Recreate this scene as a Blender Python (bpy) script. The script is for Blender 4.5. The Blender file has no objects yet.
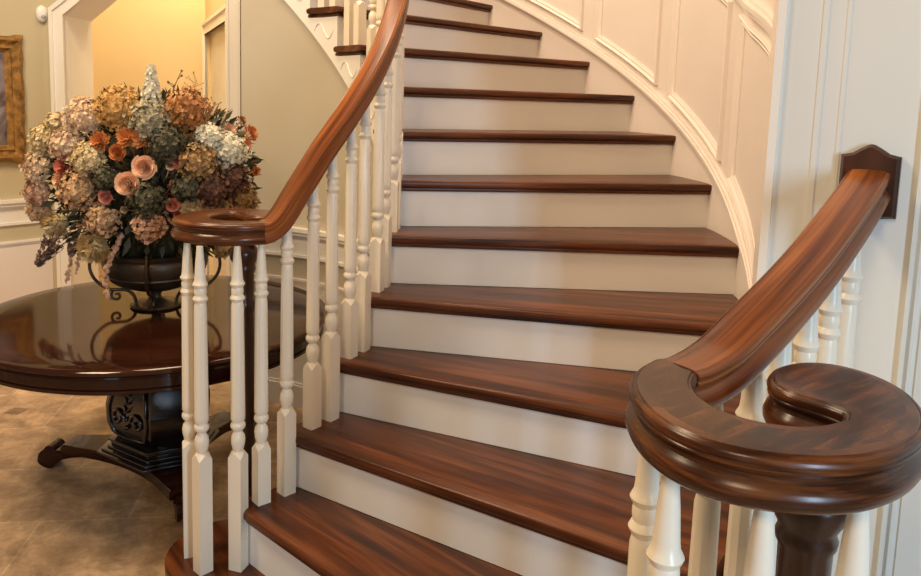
import bpy, bmesh, math, random
from mathutils import Vector, Matrix
random.seed(7)
PI = math.pi
C = bpy.context.scene.collection
def rad(a): return math.radians(a)

# ------------------------------------------------------------ camera
F_PX, PITCH, ROLL, EYE = 756.07, .12209, .02843, 1.5492
PPX, PPY = 460.5 - 20.42, 288 - 90.85
cp, sp = math.cos(PITCH), math.sin(PITCH)
FWD, RGT, UPV = Vector((0, cp, -sp)), Vector((1, 0, 0)), Vector((0, sp, cp))
cr, sr = math.cos(ROLL), math.sin(ROLL)
cam_d = bpy.data.cameras.new('camera'); cam = bpy.data.objects.new('camera', cam_d); C.objects.link(cam)
Rx = cr * RGT + sr * UPV; Ux = -sr * RGT + cr * UPV
M = Matrix((Rx, Ux, -FWD)).transposed().to_4x4(); M.translation = (0, 0, EYE)
cam.matrix_world = M
cam_d.sensor_width = 36; cam_d.lens = F_PX * 36 / 921
cam_d.shift_x = 20.42 / 921; cam_d.shift_y = -90.85 / 921
cam_d.clip_start = .02
bpy.context.scene.camera = cam
def ray(px, py):
    a, b = px - PPX, py - PPY
    X = cr * a + sr * b; Y = -sr * a + cr * b
    return FWD + RGT * (X / F_PX) - UPV * (Y / F_PX)
def at(px, py, y):
    d = ray(px, py); return Vector((0, 0, EYE)) + d * (y / d.y)

# ------------------------------------------------------------ materials
def nmat(name):
    m = bpy.data.materials.new(name); m.use_nodes = True
    nt = m.node_tree; b = nt.nodes['Principled BSDF']
    return m, nt, b
def node(nt, t, **kw):
    n = nt.nodes.new(t)
    for k, v in kw.items():
        if k.startswith('i_'): n.inputs[k[2:].replace('_', ' ')].default_value = v
        else: setattr(n, k, v)
    return n
def ramp(nt, stops):
    r = nt.nodes.new('ShaderNodeValToRGB'); e = r.color_ramp.elements
    while len(e) < len(stops): e.new(.5)
    for i, (p, c) in enumerate(stops): e[i].position = p; e[i].color = (*c, 1)
    return r
def setin(b, **kw):
    for k, v in kw.items():
        k = k.replace('_', ' ')
        if k in b.inputs: b.inputs[k].default_value = v
def paint(name, col, rough=.4, var=.04, scale=3, bump=0.0, coat=0):
    m, nt, b = nmat(name)
    tc = node(nt, 'ShaderNodeTexCoord'); n = node(nt, 'ShaderNodeTexNoise'); n.inputs['Scale'].default_value = scale; n.inputs['Detail'].default_value = 5
    nt.links.new(tc.outputs['Object'], n.inputs['Vector'])
    r = ramp(nt, [(.3, [c * (1 - var) for c in col]), (.7, [min(1, c * (1 + var)) for c in col])])
    nt.links.new(n.outputs['Fac'], r.inputs['Fac']); nt.links.new(r.outputs['Color'], b.inputs['Base Color'])
    setin(b, Roughness=rough, Coat_Weight=coat, Coat_Roughness=.1)
    if bump:
        bp = node(nt, 'ShaderNodeBump'); bp.inputs['Strength'].default_value = bump; bp.inputs['Distance'].default_value = .01
        n2 = node(nt, 'ShaderNodeTexNoise'); n2.inputs['Scale'].default_value = scale * 12
        nt.links.new(tc.outputs['Object'], n2.inputs['Vector'])
        nt.links.new(n2.outputs['Fac'], bp.inputs['Height']); nt.links.new(bp.outputs['Normal'], b.inputs['Normal'])
    return m
def wood(name, dark, mid, light, rough=.25, su=1.6, sv=26, coat=.5, croughness=.08):
    m, nt, b = nmat(name)
    uv = node(nt, 'ShaderNodeUVMap', uv_map='UVMap')
    mp = node(nt, 'ShaderNodeMapping'); mp.inputs['Scale'].default_value = (su, sv, 1)
    nt.links.new(uv.outputs['UV'], mp.inputs['Vector'])
    n1 = node(nt, 'ShaderNodeTexNoise'); n1.inputs['Scale'].default_value = 1; n1.inputs['Detail'].default_value = 6; n1.inputs['Distortion'].default_value = .6
    nt.links.new(mp.outputs['Vector'], n1.inputs['Vector'])
    mp2 = node(nt, 'ShaderNodeMapping'); mp2.inputs['Scale'].default_value = (su * 3, sv * 6, 1)
    nt.links.new(uv.outputs['UV'], mp2.inputs['Vector'])
    n2 = node(nt, 'ShaderNodeTexNoise'); n2.inputs['Scale'].default_value = 1; n2.inputs['Detail'].default_value = 3
    nt.links.new(mp2.outputs['Vector'], n2.inputs['Vector'])
    mx = node(nt, 'ShaderNodeMath', operation='MULTIPLY_ADD'); mx.inputs[1].default_value = .35
    nt.links.new(n2.outputs['Fac'], mx.inputs[0]); nt.links.new(n1.outputs['Fac'], mx.inputs[2])
    r = ramp(nt, [(.45, dark), (.66, mid), (.88, light)])
    nt.links.new(mx.outputs[0], r.inputs['Fac'])
    nt.links.new(r.outputs['Color'], b.inputs['Base Color'])
    setin(b, Roughness=rough, Coat_Weight=coat, Coat_Roughness=croughness, Specular_IOR_Level=.35)
    return m
M_white = paint('white_satin_paint', (.86, .82, .76), .35, .02)
M_bal = paint('baluster_ivory_paint', (.83, .75, .61), .32, .02)
M_riser = paint('riser_paint', (.86, .83, .78), .4, .02)
M_panel = paint('panelling_paint', (.82, .74, .69), .45, .02)
M_face = paint('wall_face_paint', (.72, .72, .68), .5, .02)
M_beige = paint('beige_wall_paint', (.54, .47, .31), .7, .03)
M_drum = paint('drum_wall_paint', (.51, .45, .34), .65, .03)
M_yellow = paint('yellow_hall_paint', (.82, .64, .38), .6, .05, 1.5)
M_tread = wood('tread_walnut', (.026, .007, .003), (.085, .023, .007), (.19, .058, .017), .33, 1.6, 24, .0, .15)
M_rail = wood('rail_walnut', (.070, .017, .005), (.205, .057, .014), (.42, .14, .034), .25, 1.2, 24, .0, .08)
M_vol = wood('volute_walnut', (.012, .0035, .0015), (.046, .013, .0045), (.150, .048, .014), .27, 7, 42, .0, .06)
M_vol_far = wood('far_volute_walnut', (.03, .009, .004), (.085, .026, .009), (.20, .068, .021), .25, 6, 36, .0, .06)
M_newel = wood('newel_walnut', (.018, .007, .004), (.042, .016, .009), (.08, .03, .016), .3, 2, 10, .2, .2)
M_mahog = wood('table_mahogany', (.013, .004, .0025), (.028, .008, .004), (.05, .016, .007), .08, 1.2, 8, .0, .03)
M_black = paint('black_lacquer', (.010, .007, .007), .16, .2, 8, 0, 1)
M_bronze = paint('dark_bronze', (.095, .065, .04), .42, .3, 14, .15)
M_iron = paint('brown_iron', (.09, .062, .04), .4, .3, 20)
for mm in (M_bronze, M_iron): mm.node_tree.nodes['Principled BSDF'].inputs['Metallic'].default_value = .6
M_gold = paint('antique_gold', (.36, .19, .05), .38, .5, 30, .6)
M_gold.node_tree.nodes['Principled BSDF'].inputs['Metallic'].default_value = .5
M_plastic = paint('white_plastic', (.8, .79, .76), .3, .01)
M_dark = paint('dark_gap', (.05, .03, .02), .6)

def floor_mat():
    m, nt, b = nmat('travertine')
    tc = node(nt, 'ShaderNodeTexCoord'); mp = node(nt, 'ShaderNodeMapping'); mp.inputs['Rotation'].default_value = (0, 0, rad(-7)); mp.inputs['Location'].default_value = (.18, .13, 0)
    nt.links.new(tc.outputs['Object'], mp.inputs['Vector'])
    br = node(nt, 'ShaderNodeTexBrick'); br.inputs['Scale'].default_value = 1; br.inputs['Brick Width'].default_value = .61; br.inputs['Row Height'].default_value = .41
    br.inputs['Mortar Size'].default_value = .003; br.inputs['Mortar Smooth'].default_value = .4
    br.inputs['Color1'].default_value = (.52, .36, .23, 1); br.inputs['Color2'].default_value = (.44, .30, .19, 1); br.inputs['Mortar'].default_value = (.60, .48, .34, 1)
    nt.links.new(mp.outputs['Vector'], br.inputs['Vector'])
    n = node(nt, 'ShaderNodeTexNoise'); n.inputs['Scale'].default_value = 7; n.inputs['Detail'].default_value = 12; n.inputs['Roughness'].default_value = .72; n.inputs['Distortion'].default_value = .25
    nt.links.new(mp.outputs['Vector'], n.inputs['Vector'])
    r = ramp(nt, [(.32, (.42, .38, .34)), (.5, (.92, .90, .87)), (.68, (1.6, 1.6, 1.55))])
    nt.links.new(n.outputs['Fac'], r.inputs['Fac'])
    mx = node(nt, 'ShaderNodeMix', data_type='RGBA', blend_type='MULTIPLY'); mx.inputs['Factor'].default_value = 1
    nt.links.new(br.outputs['Color'], mx.inputs['A']); nt.links.new(r.outputs['Color'], mx.inputs['B'])
    nt.links.new(mx.outputs['Result'], b.inputs['Base Color'])
    setin(b, Roughness=.35)
    return m
M_floor = floor_mat()

# ------------------------------------------------------------ mesh helpers
def obj(name, bm, mat, parent=None, origin=None, smooth=None, **props):
    """link bm (world coordinates) as one mesh object with its origin at `origin`"""
    o0 = Vector(origin) if origin is not None else Vector((0, 0, 0))
    if origin is not None: bmesh.ops.translate(bm, verts=bm.verts, vec=-o0)
    me = bpy.data.meshes.new(name); bm.to_mesh(me); bm.free()
    mats = mat if isinstance(mat, (list, tuple)) else [mat]
    for m in mats: me.materials.append(m)
    if smooth is not None:
        for p in me.polygons: p.use_smooth = True
        if smooth < 180:
            me.set_sharp_from_angle(angle=rad(smooth))
    o = bpy.data.objects.new(name, me); C.objects.link(o)
    if parent:
        o.parent = parent; base = parent['_w'] if '_w' in parent else (0, 0, 0)
        o.location = o0 - Vector(base); o['_w'] = list(o0)
    else: o.location = o0; o['_w'] = list(o0)
    for k, v in props.items(): o[k] = v
    return o
def thing(name, loc, label, cat, group=None, kind=None):
    o = bpy.data.objects.new(name, None); C.objects.link(o); o.location = loc; o['_w'] = list(loc)
    o.empty_display_size = .1
    o['label'] = label; o['category'] = cat
    if group: o['group'] = group
    if kind: o['kind'] = kind
    return o
def tag(o, label, cat, group=None, kind=None):
    o['label'] = label; o['category'] = cat
    if group: o['group'] = group
    if kind: o['kind'] = kind
    return o
def struct(name, bm, mat, smooth=None, origin=None, label=None):
    o = obj(name, bm, mat, smooth=smooth, origin=origin); o['kind'] = 'structure'
    if label: o['label'] = label
    return o
def newbm():
    bm = bmesh.new(); bm.loops.layers.uv.new('UVMap'); return bm
def prism(bm, pts, z0, z1, bevel=0, seg=2, uvdir=None):
    """vertical prism from a plan polygon; uv along uvdir"""
    area = sum(pts[i][0] * pts[(i + 1) % len(pts)][1] - pts[(i + 1) % len(pts)][0] * pts[i][1] for i in range(len(pts)))
    if area < 0: pts = pts[::-1]
    lo = [bm.verts.new((p[0], p[1], z0)) for p in pts]; hi = [bm.verts.new((p[0], p[1], z1)) for p in pts]
    fs = [bm.faces.new(hi), bm.faces.new(lo[::-1])]
    n = len(pts)
    for i in range(n): fs.append(bm.faces.new((lo[i], lo[(i + 1) % n], hi[(i + 1) % n], hi[i])))
    if bevel:
        es = [e for f in fs[:2] for e in f.edges]
        bmesh.ops.bevel(bm, geom=list(set(es)), offset=bevel, segments=seg, affect='EDGES', profile=.5)
    return fs
def planar_uv(bm, ud, off=(0, 0)):
    uvl = bm.loops.layers.uv.verify(); ud = Vector((ud[0], ud[1])).normalized(); vd = Vector((-ud.y, ud.x))
    for f in bm.faces:
        for l in f.loops:
            p = l.vert.co.xy
            l[uvl].uv = (p.dot(ud) + off[0], p.dot(vd) + l.vert.co.z + off[1])
def box(bm, c, s, R=None):
    m = Matrix.Translation(c) @ (R.to_4x4() if R else Matrix.Identity(4)) @ Matrix.Diagonal((*s, 1))
    return bmesh.ops.create_cube(bm, size=1, matrix=m)['verts']
def lathe(bm, prof, c, seg=24, flute=None, square=False):
    """prof: [(r, z)]; flute=(z0,z1,depth,n)"""
    rings = []
    uvl = bm.loops.layers.uv.verify()
    for r, z in prof:
        ring = []
        for i in range(seg):
            a = 2 * PI * i / seg; rr = r
            if flute and flute[0] <= z <= flute[1]: rr = r * (1 - flute[2] * (i % 2))
            ring.append(bm.verts.new((c[0] + rr * math.cos(a), c[1] + rr * math.sin(a), c[2] + z)))
        rings.append(ring)
    for k in range(len(rings) - 1):
        for i in range(seg):
            j = (i + 1) % seg
            f = bm.faces.new((rings[k][i], rings[k][j], rings[k + 1][j], rings[k + 1][i]))
            for l, (zz, u) in zip(f.loops, ((prof[k][1], i), (prof[k][1], i + 1), (prof[k + 1][1], i + 1), (prof[k + 1][1], i))):
                l[uvl].uv = (zz, u / seg * .15)
    if prof[0][0] > 1e-4: bm.faces.new(rings[0][::-1])
    if prof[-1][0] > 1e-4: bm.faces.new(rings[-1])
def sweep(bm, path, prof, closed_prof=True, up=Vector((0, 0, 1)), cap=True, scale=None, uoff=0):
    """sweep profile [(side, up)] along 3d path; the section stays plumb (handrail fashion)"""
    uvl = bm.loops.layers.uv.verify(); n = len(prof); rings = []; s = 0; ss = []
    per = [0]
    for i in range(n): per.append(per[-1] + math.dist(prof[i], prof[(i + 1) % n]))
    for i, p in enumerate(path):
        p = Vector(p)
        t = (Vector(path[min(i + 1, len(path) - 1)]) - Vector(path[max(i - 1, 0)])).normalized()
        side = t.cross(up).normalized(); u2 = side.cross(t).normalized()
        k = scale[i] if scale else 1
        rings.append([bm.verts.new(p + side * a * k + u2 * b * k) for a, b in prof])
        if i: s += (p - Vector(path[i - 1])).length
        ss.append(s + uoff)
    for k in range(len(rings) - 1):
        for i in range(n if closed_prof else n - 1):
            j = (i + 1) % n
            f = bm.faces.new((rings[k][i], rings[k + 1][i], rings[k + 1][j], rings[k][j]))
            for l, uv in zip(f.loops, ((ss[k], per[i]), (ss[k + 1], per[i]), (ss[k + 1], per[i + 1]), (ss[k], per[i + 1]))): l[uvl].uv = uv
    if cap and closed_prof:
        bm.faces.new(rings[0]); bm.faces.new(rings[-1][::-1])
    bmesh.ops.recalc_face_normals(bm, faces=bm.faces)
def tube(bm, path, r, seg=8, taper=None):
    prof = [(r * math.cos(2 * PI * i / seg), r * math.sin(2 * PI * i / seg)) for i in range(seg)]
    # choose a reference up not parallel to path
    d = (Vector(path[-1]) - Vector(path[0]))
    uvl = bm.loops.layers.uv.verify(); rings = []; prev = None
    for i, p in enumerate(path):
        t = (Vector(path[min(i + 1, len(path) - 1)]) - Vector(path[max(i - 1, 0)])).normalized()
        if prev is None:
            ref = Vector((0, 0, 1)) if abs(t.z) < .9 else Vector((1, 0, 0)); s = t.cross(ref).normalized()
        else: s = (prev - t * prev.dot(t)).normalized()
        prev = s; u = s.cross(t); k = taper(i / (len(path) - 1)) if taper else 1
        rings.append([bm.verts.new(Vector(p) + s * a * k + u * b * k) for a, b in prof])
    for k in range(len(rings) - 1):
        for i in range(seg):
            j = (i + 1) % seg; bm.faces.new((rings[k][i], rings[k + 1][i], rings[k + 1][j], rings[k][j]))
    bm.faces.new(rings[0]); bm.faces.new(rings[-1][::-1])
    bmesh.ops.recalc_face_normals(bm, faces=bm.faces)
def crom(pts, n=6, closed=False):
    out = []; P = [Vector(p) for p in pts]; N = len(P)
    rng = range(N) if closed else range(N - 1)
    for i in rng:
        g = (lambda k: P[k % N]) if closed else (lambda k: P[max(0, min(N - 1, k))])
        a, b, c, d = g(i - 1), g(i), g(i + 1), g(i + 2)
        for j in range(n):
            t = j / n
            out.append(.5 * ((2 * b) + (c - a) * t + (2 * a - 5 * b + 4 * c - d) * t * t + (3 * b - a - 3 * c + d) * t ** 3))
    if not closed: out.append(P[-1])
    return out
def interp(x, xs, ys):
    if x <= xs[0]: return ys[0]
    for i in range(len(xs) - 1):
        if x <= xs[i + 1]:
            t = (x - xs[i]) / (xs[i + 1] - xs[i]); return ys[i] + (ys[i + 1] - ys[i]) * t
    return ys[-1]
def sinterp(x, xs, ys):
    """smooth (Hermite) interpolation"""
    n = len(xs)
    m = [(ys[min(i + 1, n - 1)] - ys[max(i - 1, 0)]) / (xs[min(i + 1, n - 1)] - xs[max(i - 1, 0)]) for i in range(n)]
    if x <= xs[0]: return ys[0]
    if x >= xs[-1]: return ys[-1] + m[-1] * (x - xs[-1])
    for i in range(n - 1):
        if x <= xs[i + 1]:
            h = xs[i + 1] - xs[i]; t = (x - xs[i]) / h
            return (2*t**3-3*t*t+1)*ys[i] + (t**3-2*t*t+t)*h*m[i] + (-2*t**3+3*t*t)*ys[i+1] + (t**3-t*t)*h*m[i+1]

# ------------------------------------------------------------ stair geometry
RISE = .18
CO = Vector((-1.167, 2.9944)); RO = 2.26
CI = Vector((-1.126, 2.854))
AO = {5: -19.58, 6: -9.24, 7: .76, 8: 10.61, 9: 20.37, 10: 30.18, 11: 39.98, 12: 49.87, 13: 59.8, 14: 69.7, 15: 79.6}
AI = {5: -22.53, 6: -11.56, 7: -.61, 8: 10.55, 9: 22.11, 10: 33.8, 11: 45.0, 12: 56.2, 13: 67.6, 14: 79, 15: 90.5}
def pol(c, r, a): return Vector((c[0] + r * math.cos(rad(a)), c[1] + r * math.sin(rad(a))))
LINE = {k: (pol(CI, .973, AI[k]), pol(CO, RO, AO[k])) for k in AO}
LINE[4] = (Vector((-.310, 2.342)), Vector((.526, 1.974)))
LINE[3] = (Vector((-.411, 2.177)), Vector((.472, 1.617)))
LINE[2] = (Vector((-.534, 2.053)), Vector((-.282, 1.817)))
LINE[1] = (Vector((-.70, 1.90)), Vector((-.50, 1.58)))
def lx(k, c, r, off=0, far=True):
    """crossing of the nosing line of step k, pushed back by off, with a circle"""
    a, b = LINE[k]; d = (b - a).normalized(); n = Vector((-d.y, d.x))
    p = a + n * off; f = p - c; B = f.dot(d); q = B * B - (f.dot(f) - r * r)
    q = math.sqrt(max(q, 0)); t = -B + q
    return p + d * t
def ang(p, c): return math.degrees(math.atan2(p.y - c.y, p.x - c.x))
R_IN, R_STR = .912, .934
def ro_step(k): return RO if k >= 5 else (RO + .035 if k >= 3 else 2.62)
def arc(c, r, a0, a1, n=8): return [pol(c, r, a0 + (a1 - a0) * i / n) for i in range(n + 1)]

stair = thing('staircase', (0.3, 2.2, 0), 'curving white and walnut staircase that sweeps up to the left along the panelled wall', 'staircase')
def step_poly(k, r_in, front, back, r_out=None):
    r_out = r_out or ro_step(k)
    fi, fo = lx(k, CI, r_in, front), lx(k, CO, r_out, front)
    bi, bo = lx(k + 1, CI, r_in, back), lx(k + 1, CO, r_out, back)
    return [*arc(CO, r_out, ang(fo, CO), ang(bo, CO)), *arc(CI, r_in, ang(bi, CI), ang(fi, CI))], fi, fo
for k in range(2, 15):
    pts, fi, fo = step_poly(k, R_IN, 0, .035)
    ud = (fo - fi)
    bm = newbm(); prism(bm, pts, k * RISE - .028, k * RISE, .010, 3); planar_uv(bm, ud, (k * 3.1, k * 1.7))
    tr = obj('tread', bm, M_tread, stair, origin=(*((fi + fo) / 2), k * RISE), smooth=40)
    pts2, a2, b2 = step_poly(k, R_IN + .014, .014, .04)
    if k <= 2 or True:
        bm = newbm(); prism(bm, pts2, k * RISE - .043, k * RISE - .0282, .004, 2); planar_uv(bm, ud, (k * 2.3, k))
        obj('cove_moulding', bm, M_tread, tr, origin=(*((fi + fo) / 2), k * RISE - .04), smooth=40)
    # riser
    p, q = lx(k, CI, R_STR - .004, .03), lx(k, CO, ro_step(k) - (.03 if k < 3 else 0), .03)
    n = (q - p).normalized(); n = Vector((-n.y, n.x)) * .018
    bm = newbm(); prism(bm, [p, q, q + n, p + n], (k - 1) * RISE + .0004, k * RISE - .0434)
    obj('riser', bm, M_riser, stair, origin=(*((p + q) / 2), (k - 1) * RISE))
# curtail step: scroll shaped ends under both volutes
EL = Vector((-.605, 2.15)); ER = Vector((.41, .85))
def curtail(z0, z1, grow, bev, name, mat, par):
    pts = []
    for i in range(0, 21):                       # left scroll end
        a = 100 + (255 - 100) * i / 20; pts.append(EL + Vector((math.cos(rad(a)), math.sin(rad(a)))) * (.19 + grow))
    pts += [Vector((-.42, 1.74)) + Vector((0, -grow)), Vector((-.25, 1.42)) + Vector((0, -grow)), Vector((.0, 1.05)) + Vector((-grow * .5, -grow))]
    for i in range(0, 21):                       # right scroll end
        a = 175 + (400 - 175) * i / 20; pts.append(ER + Vector((math.cos(rad(a)), math.sin(rad(a)))) * (.24 + grow))
    bi, bo = lx(2, CI, R_IN + .03 + -grow, .06), lx(2, CO, 2.62 + grow, .06)
    pts += [bo, bi]
    bm = newbm(); prism(bm, pts, z0, z1, bev, 3); planar_uv(bm, (.6, -.8), (1, 2))
    return obj(name, bm, mat, par, origin=(-.1, 1.6, z1), smooth=40)
ct = curtail(.152, .18, 0, .010, 'tread', M_tread, stair)
curtail(.137, .1518, -.014, .004, 'cove_moulding', M_tread, ct)
curtail(.0, .1366, -.034, 0, 'riser', M_riser, stair)

# stair line heights against the angle about each centre
inA = [ang(lx(k, CI, R_STR), CI) for k in range(2, 15)]; inZ = [k * RISE for k in range(2, 15)]
ouA = [ang(lx(k, CO, RO), CO) for k in range(3, 16)]; ouZ = [k * RISE for k in range(3, 16)]
def zin(a): return interp(a, inA, inZ) if a > inA[0] else inZ[0] - (inA[0] - a) * .02
def zou(a): return interp(a, ouA, ouZ) if a > ouA[0] else ouZ[0] - (ouA[0] - a) * .0185
def fade(a): return max(.12, min(1, (a + 25) / 14))
def band(bm, c, r0, r1, a0, a1, n, zlo, zhi):
    """curved slab between radii r0<r1, bottom zlo(a), top zhi(a)"""
    rows = []
    for i in range(n + 1):
        a = a0 + (a1 - a0) * i / n
        p, q = pol(c, r0(a) if callable(r0) else r0, a), pol(c, r1, a)
        rows.append([bm.verts.new((*p, zlo(a))), bm.verts.new((*q, zlo(a))), bm.verts.new((*q, zhi(a))), bm.verts.new((*p, zhi(a)))])
    for i in range(n):
        for j in range(4):
            bm.faces.new((rows[i][j], rows[i][(j + 1) % 4], rows[i + 1][(j + 1) % 4], rows[i + 1][j]))
    bm.faces.new(rows[0]); bm.faces.new(rows[-1][::-1])
    bmesh.ops.recalc_face_normals(bm, faces=bm.faces)
# inner stringer with its sawtooth top
bm = newbm()
for k in range(2, 14):
    a0, a1 = ang(lx(k, CI, R_STR, .03), CI), ang(lx(k + 1, CI, R_STR, .03), CI)
    b = newbm()
    band(b, CI, R_IN + .016, R_STR, a0, a1, 6, lambda a: max(.0, zin(a) - .312), lambda a, k=k: k * RISE - .0435)
    me = bpy.data.meshes.new('t'); b.to_mesh(me); bm.from_mesh(me); bpy.data.meshes.remove(me); b.free()
obj('stringer', bm, M_white, stair, origin=(-.2, 2.85, 1), smooth=30)
# small carved scrolls on the stringer under each return
for k in range(9, 13):
    bm = newbm(); a0, a1 = ang(lx(k, CI, R_STR, .03), CI), ang(lx(k + 1, CI, R_STR, .03), CI)
    path = []
    for i in range(22):
        t = i / 21; a = a0 + (a1 - a0) * (.15 + .7 * t)
        z = k * RISE - .105 - .035 * math.sin(t * PI * 2)
        path.append((*pol(CI, R_IN + .0145, a), z))
    tube(bm, path, .0022, 6, lambda t: .4 + math.sin(t * PI))
    obj('bracket_scroll', bm, M_white, stair, origin=path[10], smooth=60)
# underside of the flight
bm = newbm()
rows = []
for i in range(41):
    a = -20 + 110 * i / 40
    ai = a; p = pol(CI, R_STR, ai); q = pol(CO, RO - .002, interp(a, inA, ouA[:0] + [ang(lx(k, CO, ro_step(k)), CO) for k in range(2, 15)]))
    z = zin(a) - .30
    rows.append([bm.verts.new((*p, z)), bm.verts.new((*q, z)), bm.verts.new((*q, z + .02)), bm.verts.new((*p, z + .02))])
for i in range(40):
    for j in range(4): bm.faces.new((rows[i][j], rows[i][(j + 1) % 4], rows[i + 1][(j + 1) % 4], rows[i + 1][j]))
bmesh.ops.recalc_face_normals(bm, faces=bm.faces)
obj('soffit', bm, M_white, stair, origin=(.3, 3.2, 1.2))

# ------------------------------------------------------------ balusters
def baluster(x, y, zb, zt, parent, rot=0, s=1.0):
    """turned baluster: square block, vase, fluted shaft, double ring, tapering pin"""
    bm = newbm(); L = zt - zb
    T = L
    blk = max(.05, T - .60)
    pr = [(.013, blk), (.016, blk + .008), (.0195, blk + .022), (.0205, blk + .036), (.0185, blk + .048), (.013, blk + .058), (.0125, blk + .062),
          (.018, blk + .067), (.0215, blk + .075), (.0205, blk + .083), (.017, blk + .087), (.0165, blk + .089), (.0202, blk + .096), (.0206, blk + .110),
          (.0192, blk + .28), (.0180, T - .172), (.0165, T - .165), (.0155, T - .160), (.0190, T - .154), (.0212, T - .149), (.0190, T - .144), (.0160, T - .139), (.0172, T - .132),
          (.0172, T - .124), (.0158, T - .118), (.0190, T - .113), (.0212, T - .108), (.0190, T - .103), (.0165, T - .098), (.0155, T - .090), (.0130, T - .05), (.0095, T - .012), (.0090, T)]
    lathe(bm, [(r * s, z) for r, z in pr], (0, 0, 0), 20, (blk + .109, T - .17, .07, 10))
    h = .0205 * s
    vs = []
    # block with lamb's-tongue corners
    lo = [bm.verts.new((sx * h, sy * h, 0)) for sx, sy in ((-1, -1), (1, -1), (1, 1), (-1, 1))]
    mid = [bm.verts.new((sx * h, sy * h, blk - .018)) for sx, sy in ((-1, -1), (1, -1), (1, 1), (-1, 1))]
    bm.faces.new(lo[::-1])
    topc = []; n = 4
    for i in range(4):
        a, b = ((-1, -1), (1, -1), (1, 1), (-1, 1))[i], ((-1, -1), (1, -1), (1, 1), (-1, 1))[(i + 1) % 4]
        m = bm.verts.new(((a[0] + b[0]) / 2 * h, (a[1] + b[1]) / 2 * h, blk - .002)); topc.append(m)
        bm.faces.new((lo[i], lo[(i + 1) % 4], mid[(i + 1) % 4], m, mid[i]))
    c4 = [bm.verts.new((sx * .011, sy * .011, blk + .002)) for sx, sy in ((-1, -1), (1, -1), (1, 1), (-1, 1))]
    for i in range(4):
        j = (i + 1) % 4
        bm.faces.new((mid[j], c4[j], topc[i])); bm.faces.new((topc[i], c4[j], c4[i])); bm.faces.new((mid[i], topc[i], c4[i]))
    bm.faces.new(c4)
    bmesh.ops.rotate(bm, verts=bm.verts, cent=(0, 0, 0), matrix=Matrix.Rotation(rot, 3, 'Z'))
    bmesh.ops.translate(bm, verts=bm.verts, vec=(x, y, zb))
    return obj('baluster', bm, M_bal, parent, origin=(x, y, zb), smooth=38)

# ------------------------------------------------------------ handrails
HALF = [(.0, 0), (.014, -.0003), (.0255, -.0012), (.0275, -.0032), (.0290, -.0028), (.0325, -.0048), (.0345, -.0085), (.0345, -.0120), (.0325, -.0138),
        (.0322, -.0152), (.0335, -.0165), (.0335, -.0188), (.0305, -.0215), (.0275, -.0262), (.0275, -.0300), (.0305, -.0335), (.0350, -.0380), (.0372, -.0440), (.0366, -.0505), (.0335, -.0570), (.0285, -.0615), (.0240, -.0630), (0, -.0630)]
RAILP = HALF[:-1] + [(-a, b) for a, b in HALF[::-1][1:-1]] if False else HALF + [(-a, b) for a, b in HALF[1:-1][::-1]]
def zrailL(a):
    base = 1.75 + .18 * (a + 17.3) / 11.2
    lim = 1.205
    d = base - lim; w = .05
    return lim + w * math.log(1 + math.exp(d / w)) - w * math.log(1 + math.exp((1.75 + .18 * (-50 + 17.3) / 11.2 - lim) / w)) * max(0, min(1, (-38 - a) / 12.))
R_BL = .958
ZR_A = [-54, -53.3, -52.0, -50.4, -46.6, -42.7, -37.0]; ZR_Z = [1.222, 1.2223, 1.234, 1.262, 1.326, 1.392, 1.474]
R_BR = 2.523
def zrailR(a): return sinterp(a, ZR_A, ZR_Z)

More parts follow.
